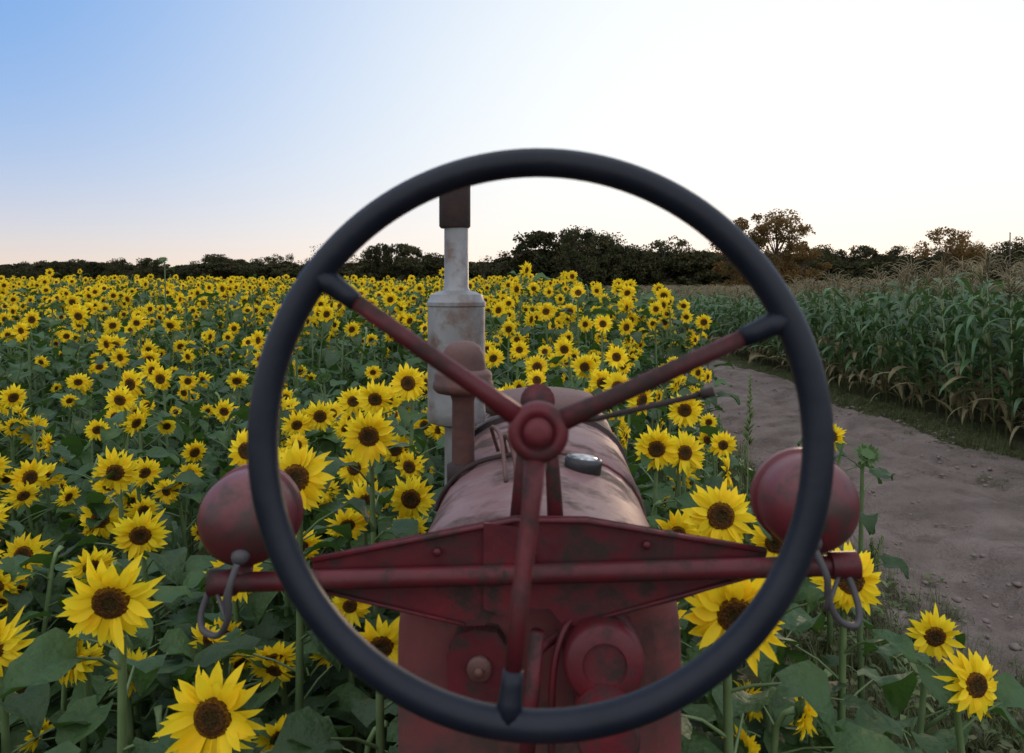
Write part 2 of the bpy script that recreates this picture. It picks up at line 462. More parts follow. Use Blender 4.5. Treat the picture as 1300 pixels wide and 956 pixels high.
# ---------------------------------------------------------------- corn
M_corn = mat("corn_leaf", (.042, .100, .036), (.08, .15, .055), scale=4, rough=.42, trans=.28, tcol=(.11, .20, .05), rand=.35, spec=.45)
M_cstalk = mat("corn_stalk", (.11, .17, .06), (.18, .18, .08), scale=5, rough=.5)
M_tassel = mat("corn_tassel", (.33, .27, .16), (.22, .19, .10), scale=20, rough=.8, trans=.25, rand=.25)
M_dry = mat("corn_dry_leaf", (.28, .23, .12), (.18, .15, .07), scale=6, rough=.8, trans=.3)
def corn(seed):
    r = random.Random(seed); mb = MB(); h = 2.05
    mb.tube([(0, 0, 0), (.01, 0, h*.5), (0, .01, h)], [.014, .012, .006], 6, 1)
    plane = r.uniform(0, 6.28)
    for i in range(13):
        z = .18+i*(h-.26)/12.2
        az = plane+(math.pi if i % 2 else 0)+r.uniform(-.35, .35)
        d = Vector((math.cos(az), math.sin(az), 0)); s = Vector((-d.y, d.x, 0))
        L = r.uniform(.6, .9)*(1 if i < 10 else .7); W = r.uniform(.035, .05)
        ang = r.uniform(.9, 1.25); dr = r.uniform(1.6, 2.8); p = Vector((0, 0, z)); vs = []; n = 8
        tw = r.uniform(-.8, .8)
        for k in range(n+1):
            t = k/n; a = ang-dr*t**1.3
            if k: p = p+(d*math.cos(a)+Vector((0, 0, math.sin(a))))*L/n
            nr = -d*math.sin(a)+Vector((0, 0, math.cos(a)))
            w = W*(.6+.8*t if t < .4 else .92*(1-((t-.4)/.6)**2)+.01)
            sw = (s*math.cos(tw*t)+nr*math.sin(tw*t))
            vs += [p-sw*w+nr*w*.35, p, p+sw*w+nr*w*.35]
        fs = []
        for k in range(n): b = k*3; fs += [(b, b+1, b+4, b+3), (b+1, b+2, b+5, b+4)]
        mb.add(vs, fs, 3 if (i < 2 or r.random() < .04) else 0)
    for q in range(r.choice([1, 1, 2])):
        a = plane+r.uniform(-1, 1); z = r.uniform(.85, 1.15); d = Vector((math.cos(a), math.sin(a), 0))
        b = Vector((0, 0, z)); mb.tube([b, b+d*.04+Vector((0, 0, .07)), b+d*.07+Vector((0, 0, .16)), b+d*.09+Vector((0, 0, .25))], [.012, .026, .024, .005], 7, 1)
    top = Vector((0, .01, h))
    mb.tube([top-Vector((0, 0, .02)), top+Vector((.0, 0, .36))], [.006, .003], 4, 2)
    for i in range(11):
        a = r.uniform(0, 6.28); d = Vector((math.cos(a), math.sin(a), 0)); b = top+Vector((0, 0, .03+.017*i)); L = r.uniform(.14, .27)
        mb.tube([b, b+d*L*.35+Vector((0, 0, L*.6)), b+d*L*.75+Vector((0, 0, L*.75)), b+d*L*1.05+Vector((0, 0, L*.6))], [.004, .006, .005, .002], 3, 2)
    return mb.mesh("corn_plant", [M_corn, M_cstalk, M_tassel, M_dry])
ccol = make_collection("corn_kinds", [corn(i) for i in range(6)])
P = []; R = []; S = []; I = []
for row in range(20):
    x0 = 6.15+row*.72
    y = max(4.5, x0*1.15-3)
    step = .20 if row < 4 else (.32 if row < 10 else .5)
    while y < 58:
        x = x0+random.gauss(0, .06)
        s = (.98-.19*sstep(9, 23, y))*random.uniform(.85, 1.05)
        P.append((x, y, zg(x, y)-.01)); R.append((random.gauss(0, .06), random.gauss(0, .06), random.uniform(0, 6.28)))
        S.append((1, 1, s)); I.append(random.randrange(6)); y += step*random.uniform(.7, 1.3)*(1 if y < 25 else 1.7)
scatter("corn_field", ccol, P, R, S, I)

# ---------------------------------------------------------------- individually placed sunflowers: x, y, z(head), diameter, yaw
heroes = [
 (-.775,1.52,1.337,.19,.15),(-1.16,1.75,1.14,.17,.2),(-.54,1.42,1.17,.19,-.1),(-1.18,2.5,1.155,.18,.3),(-1.62,3.1,1.03,.18,.2),
 (-1.46,2.9,1.26,.18,.25),(-1.86,3.0,.92,.18,.1),(-2.08,3.4,1.12,.17,.9),(-2.6,4.3,1.15,.17,.1),(-.55,2.0,1.46,.19,.1),
 (-.455,2.5,1.47,.185,.05),(-.6,3.45,1.45,.18,.0),(-.455,3.45,1.52,.18,-.2),(-.36,2.8,1.19,.18,.0),(-.52,2.8,1.18,.16,.25),
 (-.5,4.5,1.15,.16,.1),(-.62,3.1,1.23,.15,.5),(-.81,2.3,1.10,.17,.3),(-1.33,2.7,.74,.16,.3),(-1.3,4.6,1.22,.17,.2),(-1.05,4.6,1.2,.17,-.1),
 (.53,2.0,1.364,.185,-.1),(.56,3.05,1.316,.18,-.15),(.68,3.1,1.29,.18,.15),(.80,3.65,1.37,.175,-.1),(.385,1.36,1.38,.185,-.05),
 (.86,2.0,1.20,.18,-.15),(1.30,2.42,.87,.17,-.1),(1.12,1.9,.985,.17,.2),(.88,3.2,1.19,.15,1.3),(.46,2.2,1.25,.16,.2),(.54,4.2,1.20,.17,.1),
 (.55,4.1,1.42,.175,.0),(.61,4.6,1.53,.15,.0),(.7,2.1,1.26,.15,-.5),(1.63,4.0,1.18,.15,-1.1),(.32,1.75,1.2,.15,.1),
 (-.25,1.5,1.26,.13,.2),(.47,5.1,1.42,.18,0),(.16,5.0,1.43,.17,.1),(.75,6.5,1.63,.18,0),
 (-1.0,2.0,1.12,.16,.3),(-1.15,2.05,.98,.15,-.3),(-1.7,2.5,1.09,.16,.4),(-1.05,3.3,1.22,.16,.2),(-.95,3.9,1.30,.17,.1),
 (1.13,1.62,.86,.15,.2),(-.42,1.25,1.02,.15,.1),(-.95,1.35,.98,.16,-.1),(-.72,2.5,1.31,.17,.4),(-.98,2.9,1.34,.16,-.2),(-.62,3.9,1.38,.16,.2),
]
for i, (x, y, z, D, yw) in enumerate(heroes):
    g = zg(x, y)
    me = sunflower("sunflower", z-g, D, 100+i, nleaf=13 if z > 1 else 9, side=(1 if i % 3 == 0 and y > 1.9 else 0), yaw=yw, pitch=random.uniform(-.2, .25), lean=.05, leafscale=.85)
    link("sunflower", me, loc=(x, y, g))
for (x, y, z, s) in [(1.49, 3.3, 1.24, 5), (-4.43, 10, 2.27, 6)]:
    g = zg(x, y); link("budding_sunflower", sunflower("budding_sunflower", z-g, .10, s, nleaf=9, bud=True, pitch=-.9, side=0, leafscale=.7), loc=(x, y, g))

# ---------------------------------------------------------------- sunflower field
BH = 1.5
tm = [sunflower("sf", BH, .165, 1, 13, 2), sunflower("sf", BH, .18, 2, 12, 1), sunflower("sf", BH, .15, 3, 13, 2), sunflower("sf", BH, .17, 4, 12, 0, yaw=.5),
      sunflower("sf", BH, .16, 5, 13, 1, yaw=-.5, pitch=.35), sunflower("sf", BH, .14, 6, 12, 2, pitch=-.3), sunflower("sf", BH, .17, 7, 12, 1, yaw=.15, pitch=0),
      sunflower("sf", BH, .08, 8, 13, 0, bud=True), sunflower("sf", BH, .1, 9, 18, 0, headless=True, leafscale=.9), sunflower("sf", BH, .1, 10, 18, 0, headless=True, leafscale=1.0)]
scol = make_collection("sunflower_kinds", tm)
P = []; R = []; S = []; I = []
def tractor_u(x, y): return x+.0132-.0447*y
rng = random.Random(11)
y = .75
while y < 46:
    sp = .30 if y < 4 else (.36 if y < 9 else (.39 if y < 14 else .47))
    x = -(.78*y+2.2)
    xmax = min(2.15+.15*math.sin(y*1.7), .24*y+.12)
    if y < 2.6: xmax = .95
    while x < xmax+.3:
        xx = x+rng.uniform(-.18, .18); yy = y+rng.uniform(-.18, .18); x += sp
        if yy < 3.3 and abs(tractor_u(xx, yy)) < (.34 if yy > 1.1 else .62): continue
        if xx > xmax: continue
        near = yy < 3.6
        if near:
            k = rng.choice([8, 9, 8, 9, 7])
            hh = min(1.18, .70+.13*yy)+rng.uniform(-.12, .08)
            if yy > 1.5 and rng.random() < (.6 if xx < 0 else .2): k = rng.choice([0, 1, 3, 6]); hh += .04
            if xx > .8: hh *= .7
        else:
            k = rng.choice([0, 1, 2, 3, 4, 5, 6, 0, 1, 2, 6, 7, 3, 8 if yy > 12 else 1])
            pn = mnoise.noise(Vector((xx*.45, yy*.22, 5)))
            hh = 1.22+.36*sstep(3.5, 11, yy)+rng.gauss(-.03, .18)+pn*.14
            hh = min(hh, 1.42+.42*sstep(3.5, 12, yy)+pn*.1)
            if pn > .18 and rng.random() < .45: k = rng.choice([8, 9, 7]); hh -= .08
            if xx > xmax-.5 and yy < 8: hh -= .22*rng.random()
            if 0 < xx and yy > 7: hh += .08
            if rng.random() < .015: hh += .22
        s = hh/BH
        sxy = s*rng.uniform(.88, 1.18) if not near else rng.uniform(.82, 1.05)
        P.append((xx, yy, zg(xx, yy)-.01)); R.append((rng.gauss(0, .07), rng.gauss(0, .08), rng.gauss(0.05, .6) if k < 8 else rng.uniform(0, 6.28)))
        S.append((sxy, sxy, s)); I.append(k)
    y += sp
scatter("sunflower_field", scol, P, R, S, I)

M_weed = mat("weed_green", (.13, .19, .06), (.18, .22, .09), scale=12, rough=.6, trans=.25)
def weed(seed, h):
    r = random.Random(seed); mb = MB()
    mb.tube([(0, 0, 0), (.01, 0, h*.5), (.03, 0, h)], [.006, .005, .002], 5, 0)
    for i in range(46):
        z = h*(.76+.24*i/46); a = r.uniform(0, 6.28); d = Vector((math.cos(a), math.sin(a), 1.3)); b = Vector((.03*z/h, 0, z))
        L = .032*(1.15-i/46)
        mb.tube([b, b+d*L*.6, b+d*L], [.003, .005, .001], 4, 0)
    for j in range(4):
        z = h*r.uniform(.5, .75); a = r.uniform(0, 6.28); d = Vector((math.cos(a), math.sin(a), 0)); b = Vector((.015, 0, z)); e = b+d*.07+Vector((0, 0, .2))
        mb.tube([b, b+d*.04+Vector((0, 0, .06)), e], [.003, .003, .001], 4, 0)
        for i in range(12):
            p = b.lerp(e, .4+.6*i/12); q = Vector((r.uniform(-1, 1), r.uniform(-1, 1), 1.2))*.014; mb.tube([p, p+q*.6, p+q], [.002, .004, .001], 4, 0)
    for i in range(9):
        leaf(mb, (0, 0, h*(.2+.06*i)), r.uniform(0, 6.28), .08, .028, 1, 1.2, r, 0, .03)
    return mb.mesh("pigweed", [M_weed])
for i, (x, y, h) in enumerate([(1.18, 4.0, 1.50), (1.42, 4.1, 1.1), (1.1, 4.3, 1.25), (1.9, 5.2, .8), (1.6, 3.2, .6), (1.75, 3.9, .7)]):
    link("pigweed", weed(i, h), loc=(x, y, 0))

# ---------------------------------------------------------------- trees
M_tleaf = mat("tree_foliage", (.030, .038, .016), (.060, .052, .024), scale=.5, rough=.8, trans=.15, rand=.3, spec=.1)
M_tleafw = mat("tree_foliage_warm_lit", (.15, .09, .035), (.06, .055, .024), scale=.45, rough=.8, trans=.35, tcol=(.30, .17, .05), rand=.1, spec=.1)  # warm low-sun light on these crowns put into the leaf colours
M_bark = mat("bark", (.05, .04, .03), (.08, .065, .05), scale=3, rough=.95)
def tree(name, seed, h=10.0, w=7.0, nclump=70, nleaf=80, leafmat=None, ls=.5, low=.1, crs=1.0):
    r = np.random.RandomState(seed); rr = random.Random(seed); mb = MB()
    mb.tube([(0, 0, -.3), (rr.uniform(-.1, .1), 0, h*.2), (rr.uniform(-.3, .3), rr.uniform(-.3, .3), h*.5), (rr.uniform(-.4, .4), 0, h*.85)],
            [h*.028, h*.02, h*.013, h*.003], 7, 0)
    cl = []
    for i in range(nclump):
        t = r.uniform(0, 1); a = r.uniform(0, 6.283)
        z = h*(low+(.92-low)*t)
        rad = w*.5*(math.sin(math.pi*(.15+.75*t))**.6)*(1+.3*math.sin(2*a+seed)+.22*math.sin(4*t*6+seed+a))
        q = r.uniform(.1, 1)**.5
        cl.append((rad*q*math.cos(a), rad*q*math.sin(a), z))
    for c in cl[::2]:
        b = Vector((0, 0, max(h*.12, c[2]*.6))); e = Vector(c)
        mb.tube([b, (b+e)/2+Vector((0, 0, -.15)), e], [h*.008, h*.005, h*.0015], 4, 0, cap=False)
    C = np.array(cl); cr = r.uniform(.06, .13, nclump)*h*crs
    N = nclump*nleaf
    idx = np.repeat(np.arange(nclump), nleaf)
    d = r.normal(size=(N, 3)); d /= np.linalg.norm(d, axis=1)[:, None]
    pos = C[idx]+d*(cr[idx]*r.uniform(.2, 1, N)**.6)[:, None]*np.array([1.1, 1.1, .75])
    u = r.normal(size=(N, 3)); u /= np.linalg.norm(u, axis=1)[:, None]
    v = np.cross(u, r.normal(size=(N, 3))); v /= np.linalg.norm(v, axis=1)[:, None]
    sz = (ls*r.uniform(.5, 1.2, N))[:, None]
    q = np.stack([pos-u*sz*.5, pos-v*sz*.32, pos+u*sz*.5, pos+v*sz*.32], 1).reshape(-1, 3)
    o = len(mb.v); mb.v.extend(map(tuple, q.tolist()))
    mb.f.extend([(o+4*i, o+4*i+1, o+4*i+2, o+4*i+3) for i in range(N)]); mb.m.extend([1]*N)
    return mb.mesh(name, [M_bark, leafmat or M_tleaf])
kinds = [tree("tree", 1, nclump=60, ls=.4), tree("tree", 2, w=8, nclump=70, ls=.4), tree("tree", 3, w=5, nclump=50, ls=.35), tree("tree", 4, w=9, low=.03, nclump=90), tree("tree", 5, w=11, low=.0, nclump=130, nleaf=70, ls=.7)]
tcol = make_collection("tree_kinds", kinds)
P = []; R = []; S = []; I = []
def tadd(x, y, h, w=1.0, k=None):
    s = h/10; P.append((x, y, zg(x, y)-.1)); R.append((0, 0, random.uniform(0, 6.28))); S.append((s*w, s*w, s)); I.append(random.randrange(4) if k is None else k)
def band(x0, x1, y, h0, h1, step, w=1.2, k=None):
    x = x0
    while x < x1:
        tadd(x, y+random.uniform(-6, 6), h0+(h1-h0)*random.random()**1.5, w*random.uniform(.7, 1.2), k); x += step*random.uniform(.6, 1.4)
band(-190, -60, 200, 6.0, 10.0, 3.4, 1.15); band(-200, 10, 215, 6.6, 8.2, 4, 1.6, 4)
band(-64, -24, 165, 6.4, 10.8, 3.0, .9); band(-62, 2, 160, 5.0, 6.6, 3.5, 1.5, 4)
band(-24, -11, 132, 7.0, 9.6, 1.8, .95); band(-24, -10, 130, 5.2, 6.6, 2.5, 1.3, 4)
band(-14, 6, 140, 4.6, 7.0, 2.8, 1.2, 4)
band(4.5, 16, 110, 7.4, 10.5, 1.7, .95); band(3, 34, 112, 6.0, 7.4, 2.4, 1.4, 4)
band(15, 30, 110, 7.4, 9.6, 1.8, .95)
band(27, 60, 118, 5.8, 8.2, 2.4, 1.2); band(27, 60, 122, 5.4, 6.6, 2.6, 1.4, 4)
band(52, 110, 150, 7.4, 10.4, 2.8, 1.0); band(40, 150, 165, 7.0, 9.0, 3.6, 1.6, 4); band(84, 140, 150, 9, 11.8, 3.4, 1.1)
scatter("distant_treeline", tcol, P, R, S, I)
link("oak_tree", tree("oak_tree", 21, 11.0, 6.6, 66, 120, M_tleafw, .32, .06, .9), loc=(30.2, 90, 0))
link("oak_tree", tree("oak_tree", 27, 10.2, 5.0, 50, 120, M_tleafw, .32, .06, .9), loc=(26.4, 91, 0))
link("oak_tree", tree("oak_tree", 28, 7.4, 4.6, 40, 110, M_tleafw, .30, .06, .9), loc=(33.6, 91, 0))
link("oak_tree", tree("oak_tree", 22, 8.8, 6.6, 56, 110, M_tleafw, .30, .05, .9), loc=(50, 90, 0))
link("oak_tree", tree("oak_tree", 24, 9.6, 7.0, 80, 90, None, .36, .05), loc=(8.4, 100, 0))
for x, h in ((-1.4, 8.1), (1.0, 7.2), (-4.5, 7.0), (-30.5, 9.0)):
    link("sparse_tree", tree("sparse_tree", int(30+h*10), h, 3.8, 34, 22, None, .3, .2), loc=(x, 128, 0))
mb = MB(); mb.tube([(0, 0, 0), (.03, 0, 5.9)], [.07, .04], 8); mb.lathe([(.05, 5.88), (.055, 5.93), (.02, 5.97)], (.03, 0, 0), n=8)
link("utility_pole", mb.mesh("utility_pole", [M_bark]), loc=(37.9, 60, 0))

# ---------------------------------------------------------------- tractor
tr = bpy.data.objects.new("tractor", None); scene.collection.objects.link(tr)
tr.location = (-.0132, 0, 0); tr.rotation_euler = (0, 0, -.0447)
M_red = mat("faded_red_paint", (.165, .045, .044), (.11, .028, .030), scale=5, rough=.58, bump=.4, bscale=40, dust=(.24, .165, .16), c3=(.06, .036, .030), s3=6, detail=10, spec=.35, bdist=.003, t3=(.47, .60), rvar=.3)
M_redd = mat("dark_red_paint", (.120, .012, .018), (.062, .009, .013), scale=9, rough=.48, bump=.4, bscale=60, c3=(.030, .016, .014), s3=14, spec=.35, detail=9, bdist=.002, t3=(.49, .60), rvar=.3)
M_lamp = mat("lamp_red_paint", (.120, .016, .022), (.08, .014, .018), scale=7, rough=.46, bump=.3, bscale=50, dust=(.16, .065, .065), c3=(.05, .024, .022), s3=14, spec=.4, bdist=.002, t3=(.52, .62))
M_rim = mat("black_rubber_rim", (.005, .008, .016), (.010, .013, .022), scale=20, rough=.45, bump=.3, bscale=60, spec=.28, bdist=.002)
M_rust = mat("rusty_iron", (.10, .036, .028), (.05, .024, .02), scale=18, rough=.7, bump=.5, bscale=70, dust=(.16, .09, .08), bdist=.004)
M_rustd = mat("dark_rust", (.040, .020, .018), (.022, .012, .012), scale=18, rough=.8, bump=.4, bscale=70, bdist=.004)
M_grey = mat("weathered_grey_metal", (.27, .275, .285), (.18, .18, .18), scale=7, rough=.5, metal=.35, bump=.3, bscale=50, c3=(.13, .085, .065), s3=8, detail=9, bdist=.003)
M_blk = mat("black_plastic", (.02, .02, .022), scale=9, rough=.4)
M_chrome = mat("worn_chrome", (.6, .6, .62), (.1, .1, .1), scale=60, rough=.3, metal=.8)
M_tyre = mat("tyre_rubber", (.02, .02, .02), (.04, .035, .03), scale=9, rough=.85)
M_glass = mat("lamp_glass", (.6, .6, .58), scale=9, rough=.1)
M_wire = mat("grey_cable", (.07, .065, .07), scale=9, rough=.6)

def part(name, mb, mats, smooth=True, bevel=0):
    o = link(name, mb.mesh(name, mats, smooth), tr)
    if bevel:
        b = o.modifiers.new("b", 'BEVEL'); b.width = bevel; b.segments = 3; b.limit_method = 'ANGLE'
    return o
def autosmooth(o, ang=40):
    me = o.data
    try: me.set_sharp_from_angle(angle=math.radians(ang))
    except Exception: pass
    return o

HB = Vector((.006, .635, 1.832)); tilt = math.radians(6)
ax = Vector((0, math.cos(tilt), -math.sin(tilt)))
upv = Vector((0, math.sin(tilt), math.cos(tilt))); rt = Vector((1, 0, 0))
RC = HB-ax*.022-rt*.0015; RM = .2155; rtb = .0118
mb = MB(); vs = []; fs = []; n1 = 128; n2 = 16
for i in range(n1):
    a = 2*math.pi*i/n1; rad = rt*math.cos(a)+upv*math.sin(a)
    for k in range(n2):
        b = 2*math.pi*k/n2
        vs.append(RC+rad*(RM+rtb*math.cos(b))+ax*rtb*math.sin(b))
for i in range(n1):
    for k in range(n2):
        fs.append((i*n2+k, i*n2+(k+1) % n2, ((i+1) % n1)*n2+(k+1) % n2, ((i+1) % n1)*n2+k))
mb.add(vs, fs); part("steering_wheel_rim", mb, [M_rim])
mb = MB()
for j, ang in enumerate((144.5, 25, 264.5)):
    a = math.radians(ang); rad = rt*math.cos(a)+upv*math.sin(a)
    p0 = HB+rad*.015; p1 = HB+rad*.06; p2 = RC+ax*.008+rad*(RM*.55); p3 = RC+ax*.001+rad*(RM*.84); p4 = RC+rad*(RM-.003)
    mb.tube([p0, p1, p2, p3], [.0092, .0076, .0070, .0068], 12, 0)
    mb.tube([p3-rad*.004, p3+rad*.006, p3+rad*.018, p4], [.0076, .0084, .0092, .0115], 12, 1)
part("steering_wheel_spokes", mb, [M_redd, M_rim])
mb = MB()
mb.lathe([(.001, .03), (.018, .03), (.024, .02), (.0245, -.004), (.021, -.010), (.0135, -.011), (.013, -.008), (.0115, -.008), (.011, -.017), (.004, -.018), (.001, -.018)], HB, ax, 32)
part("steering_wheel_hub", mb, [M_redd])
mb = MB()
mb.tube([HB+ax*.02, HB+ax*.3, (.0, 1.15, 1.765), (0, 2.15, 1.63), (0, 2.6, 1.58)], [.013, .011, .011, .011, .011], 12)
part("steering_shaft", mb, [M_rust])
mb = MB()
mb.tube([(.0, 1.09, 1.79), (.0, 1.21, 1.762)], [.024, .024], 16)
mb.tube([(-.012, 1.14, 1.77), (-.022, 1.13, 1.7), (-.03, 1.12, 1.6)], [.011, .010, .012], 8)
mb.tube([(.012, 1.14, 1.77), (.02, 1.13, 1.7), (.026, 1.12, 1.6)], [.011, .010, .012], 8)
part("shaft_bracket", mb, [M_redd])
mb = MB(); mb.tube([(.0, .82, 1.808), (.063, .80, 1.815), (.168, .79, 1.842)], [.004, .003, .003], 8)
mb.tube([(.165, .79, 1.841), (.178, .788, 1.845)], [.005, .005], 8)
part("throttle_rod", mb, [M_rustd])

def section(k, zc=0.0, sx=1.0):
    pr = [(-.213, .98), (-.215, 1.25), (-.215, 1.40), (-.2135, 1.44), (-.208, 1.48), (-.198, 1.513), (-.183, 1.538), (-.162, 1.559), (-.135, 1.577), (-.10, 1.590), (-.06, 1.599), (-.03, 1.6035), (0, 1.605)]
    pr = pr+[(-a, b) for a, b in pr[-2::-1]]
    return [(a*sx*k, 1.25+(b-1.25)*(1+(k-1)*.6)+zc) for a, b in pr]
def loft(stations, mi=0):
    mb = MB(); vs = []; fs = []; n = None
    for v, pr in stations:
        n = len(pr)
        for a, b in pr: vs.append((a, v, b))
    for i in range(len(stations)-1):
        for k in range(n-1): fs.append((i*n+k, i*n+k+1, (i+1)*n+k+1, (i+1)*n+k))
    fs.append(tuple(range(n))); b = (len(stations)-1)*n; fs.append(tuple(range(b+n-1, b-1, -1)))
    mb.add(vs, fs, mi); return mb
st = [(1.150, section(.80)), (1.154, section(.90)), (1.163, section(.955)), (1.18, section(.985)), (1.205, section(1)), (1.4, section(1)), (1.66, section(1))]
autosmooth(part("fuel_tank", loft(st), [M_red]))
st = [(1.62, section(1.02)), (1.625, section(1.035)), (2.0, section(1.035)), (2.5, section(1.03)), (2.68, section(1.0)), (2.74, section(.93)), (2.77, section(.8))]
autosmooth(part("hood", loft(st), [M_red]))
st = [(2.02, section(1.04, -.01)), (2.03, section(1.055, .008)), (2.07, section(1.055, .008)), (2.08, section(1.04, -.01))]
autosmooth(part("hood_band", loft(st), [M_rustd]))
mb = MB(); mb.lathe([(.17, -.02), (.165, .01), (.14, .028), (.09, .038), (.03, .042), (.001, .043)], (0, 2.3, 1.605), (0, 0, 1), 40)
part("steering_gear_dome", mb, [M_rust])
mb = MB()
mb.curve([(-.215, 1.60, 1.49), (-.2, 1.60, 1.525), (-.165, 1.60, 1.567), (-.12, 1.60, 1.592), (-.06, 1.60, 1.606), (-.03, 1.60, 1.609)], .005, 8)
part("hood_seam", mb, [M_rustd])
mb = MB(); mb.lathe([(.036, -.03), (.036, .004), (.037, .012), (.034, .018), (.030, .020), (.028, .017), (.001, .017)], (.082, 1.53, 1.598), (.12, 0, 1), 32)
part("fuel_cap", mb, [M_blk])
mb = MB(); mb.lathe([(.027, .015), (.026, .0205), (.012, .022), (.001, .022)], (.082, 1.53, 1.598), (.12, 0, 1), 24)
part("fuel_cap_gauge", mb, [M_chrome])
mb = MB(); c = (-.161, 1.63, 0)
mb.lathe([(.026, 1.50), (.024, 1.56), (.023, 1.71), (.027, 1.722), (.055, 1.728), (.063, 1.736), (.063, 1.748), (.060, 1.752), (.060, 1.765), (.056, 1.772), (.048, 1.776),
          (.046, 1.79), (.043, 1.808), (.036, 1.822), (.022, 1.832), (.001, 1.835)], c, (0, 0, 1), 40)
autosmooth(part("air_cleaner_stack", mb, [M_rust]), 50)
mb = MB(); mb.lathe([(.034, 1.54), (.034, 1.578), (.026, 1.582)], c, (0, 0, 1), 24); part("air_cleaner_collar", mb, [M_rustd])
mb = MB(); c = (-.218, 2.0, 0)
mb.lathe([(.03, 1.3), (.03, 1.59), (.071, 1.603), (.074, 1.612), (.0745, 1.63), (.073, 1.64), (.073, 1.895), (.0755, 1.898), (.0755, 1.907), (.070, 1.912), (.066, 1.926), (.045, 1.934), (.035, 1.936), (.031, 1.945), (.031, 2.10)], c, (0, 0, 1), 40)
autosmooth(part("exhaust_muffler", mb, [M_grey]), 35)
mb = MB(); mb.lathe([(.036, 2.095), (.040, 2.10), (.040, 2.205), (.035, 2.205), (.034, 2.16), (.001, 2.16)], (-.222, 2.0, 0), (0, 0, 1), 32)
autosmooth(part("exhaust_cap", mb, [M_rustd]))
mb = MB(); mb.curve([(-.07, 1.62, 1.60), (-.075, 1.58, 1.64), (-.06, 1.52, 1.655), (-.045, 1.45, 1.63), (-.04, 1.40, 1.60)], .006, 10)
mb.curve([(-.09, 1.66, 1.60), (-.10, 1.6, 1.66), (-.075, 1.5, 1.66), (-.06, 1.4, 1.60)], .004, 8)
part("fuel_line", mb, [M_rust])

# light bar
zL, zR = 1.535, 1.573
mb = MB(); mb.tube([(-.442, 1.08, zL), (.418, 1.08, zR)], [.0135, .0135], 20)
for u, z in ((-.438, zL), (.412, zR)):
    mb.lathe([(.012, -.02), (.018, -.018), (.018, .018), (.012, .02)], (u, 1.08, z), (1, 0, .04), 16)
autosmooth(part("light_bar", mb, [M_redd]))
pl = [(-.317, 1.563), (-.20, 1.590), (-.031, 1.6255), (.068, 1.6255), (.20, 1.604), (.313, 1.586), (.31, 1.556), (.19, 1.515), (.057, 1.479), (.035, 1.479), (.0185, 1.501), (-.055, 1.501), (-.075, 1.476), (-.1025, 1.475), (-.21, 1.497), (-.3115, 1.521)]
mb = MB(); n = len(pl)
vs = [(a, 1.098, b) for a, b in pl]+[(a, 1.106, b) for a, b in pl]
fs = [tuple(range(n)), tuple(range(2*n-1, n-1, -1))]+[(i, (i+1) % n, n+(i+1) % n, n+i) for i in range(n)]
mb.add(vs, fs); part("light_bar_bracket", mb, [M_redd], False, .0015)
mb = MB()
mb.tube([(-.317, 1.094, 1.563), (-.031, 1.094, 1.6235), (.068, 1.094, 1.6235), (.313, 1.094, 1.586)], .004, 8)
mb.tube([(-.3115, 1.094, 1.522), (-.1025, 1.094, 1.477)], .003, 8); mb.tube([(.31, 1.094, 1.556), (.057, 1.094, 1.481)], .003, 8)
for u, z in ((-.14, 1.578), (.15, 1.592)):
    mb.lathe([(.006, -.006), (.006, .005), (.001, .006)], (u, 1.094, z), (0, -1, 0), 6)
for u in (-.06, .05):
    mb.tube([(u, 1.10, 1.57), (u, 1.17, 1.56)], .010, 8)
part("bracket_flanges", mb, [M_redd])
mb = MB()
mb.add([(-.075, 1.090, 1.50), (-.075, 1.090, 1.62), (-.02, 1.090, 1.615), (.0, 1.090, 1.56), (-.035, 1.090, 1.49),
        (-.075, 1.096, 1.50), (-.075, 1.096, 1.62), (-.02, 1.096, 1.615), (.0, 1.096, 1.56), (-.035, 1.096, 1.49)],
       [(0, 1, 2, 3, 4), (9, 8, 7, 6, 5), (0, 5, 6, 1), (1, 6, 7, 2), (2, 7, 8, 3), (3, 8, 9, 4), (4, 9, 5, 0)])
part("bracket_gusset", mb, [M_redd], False)
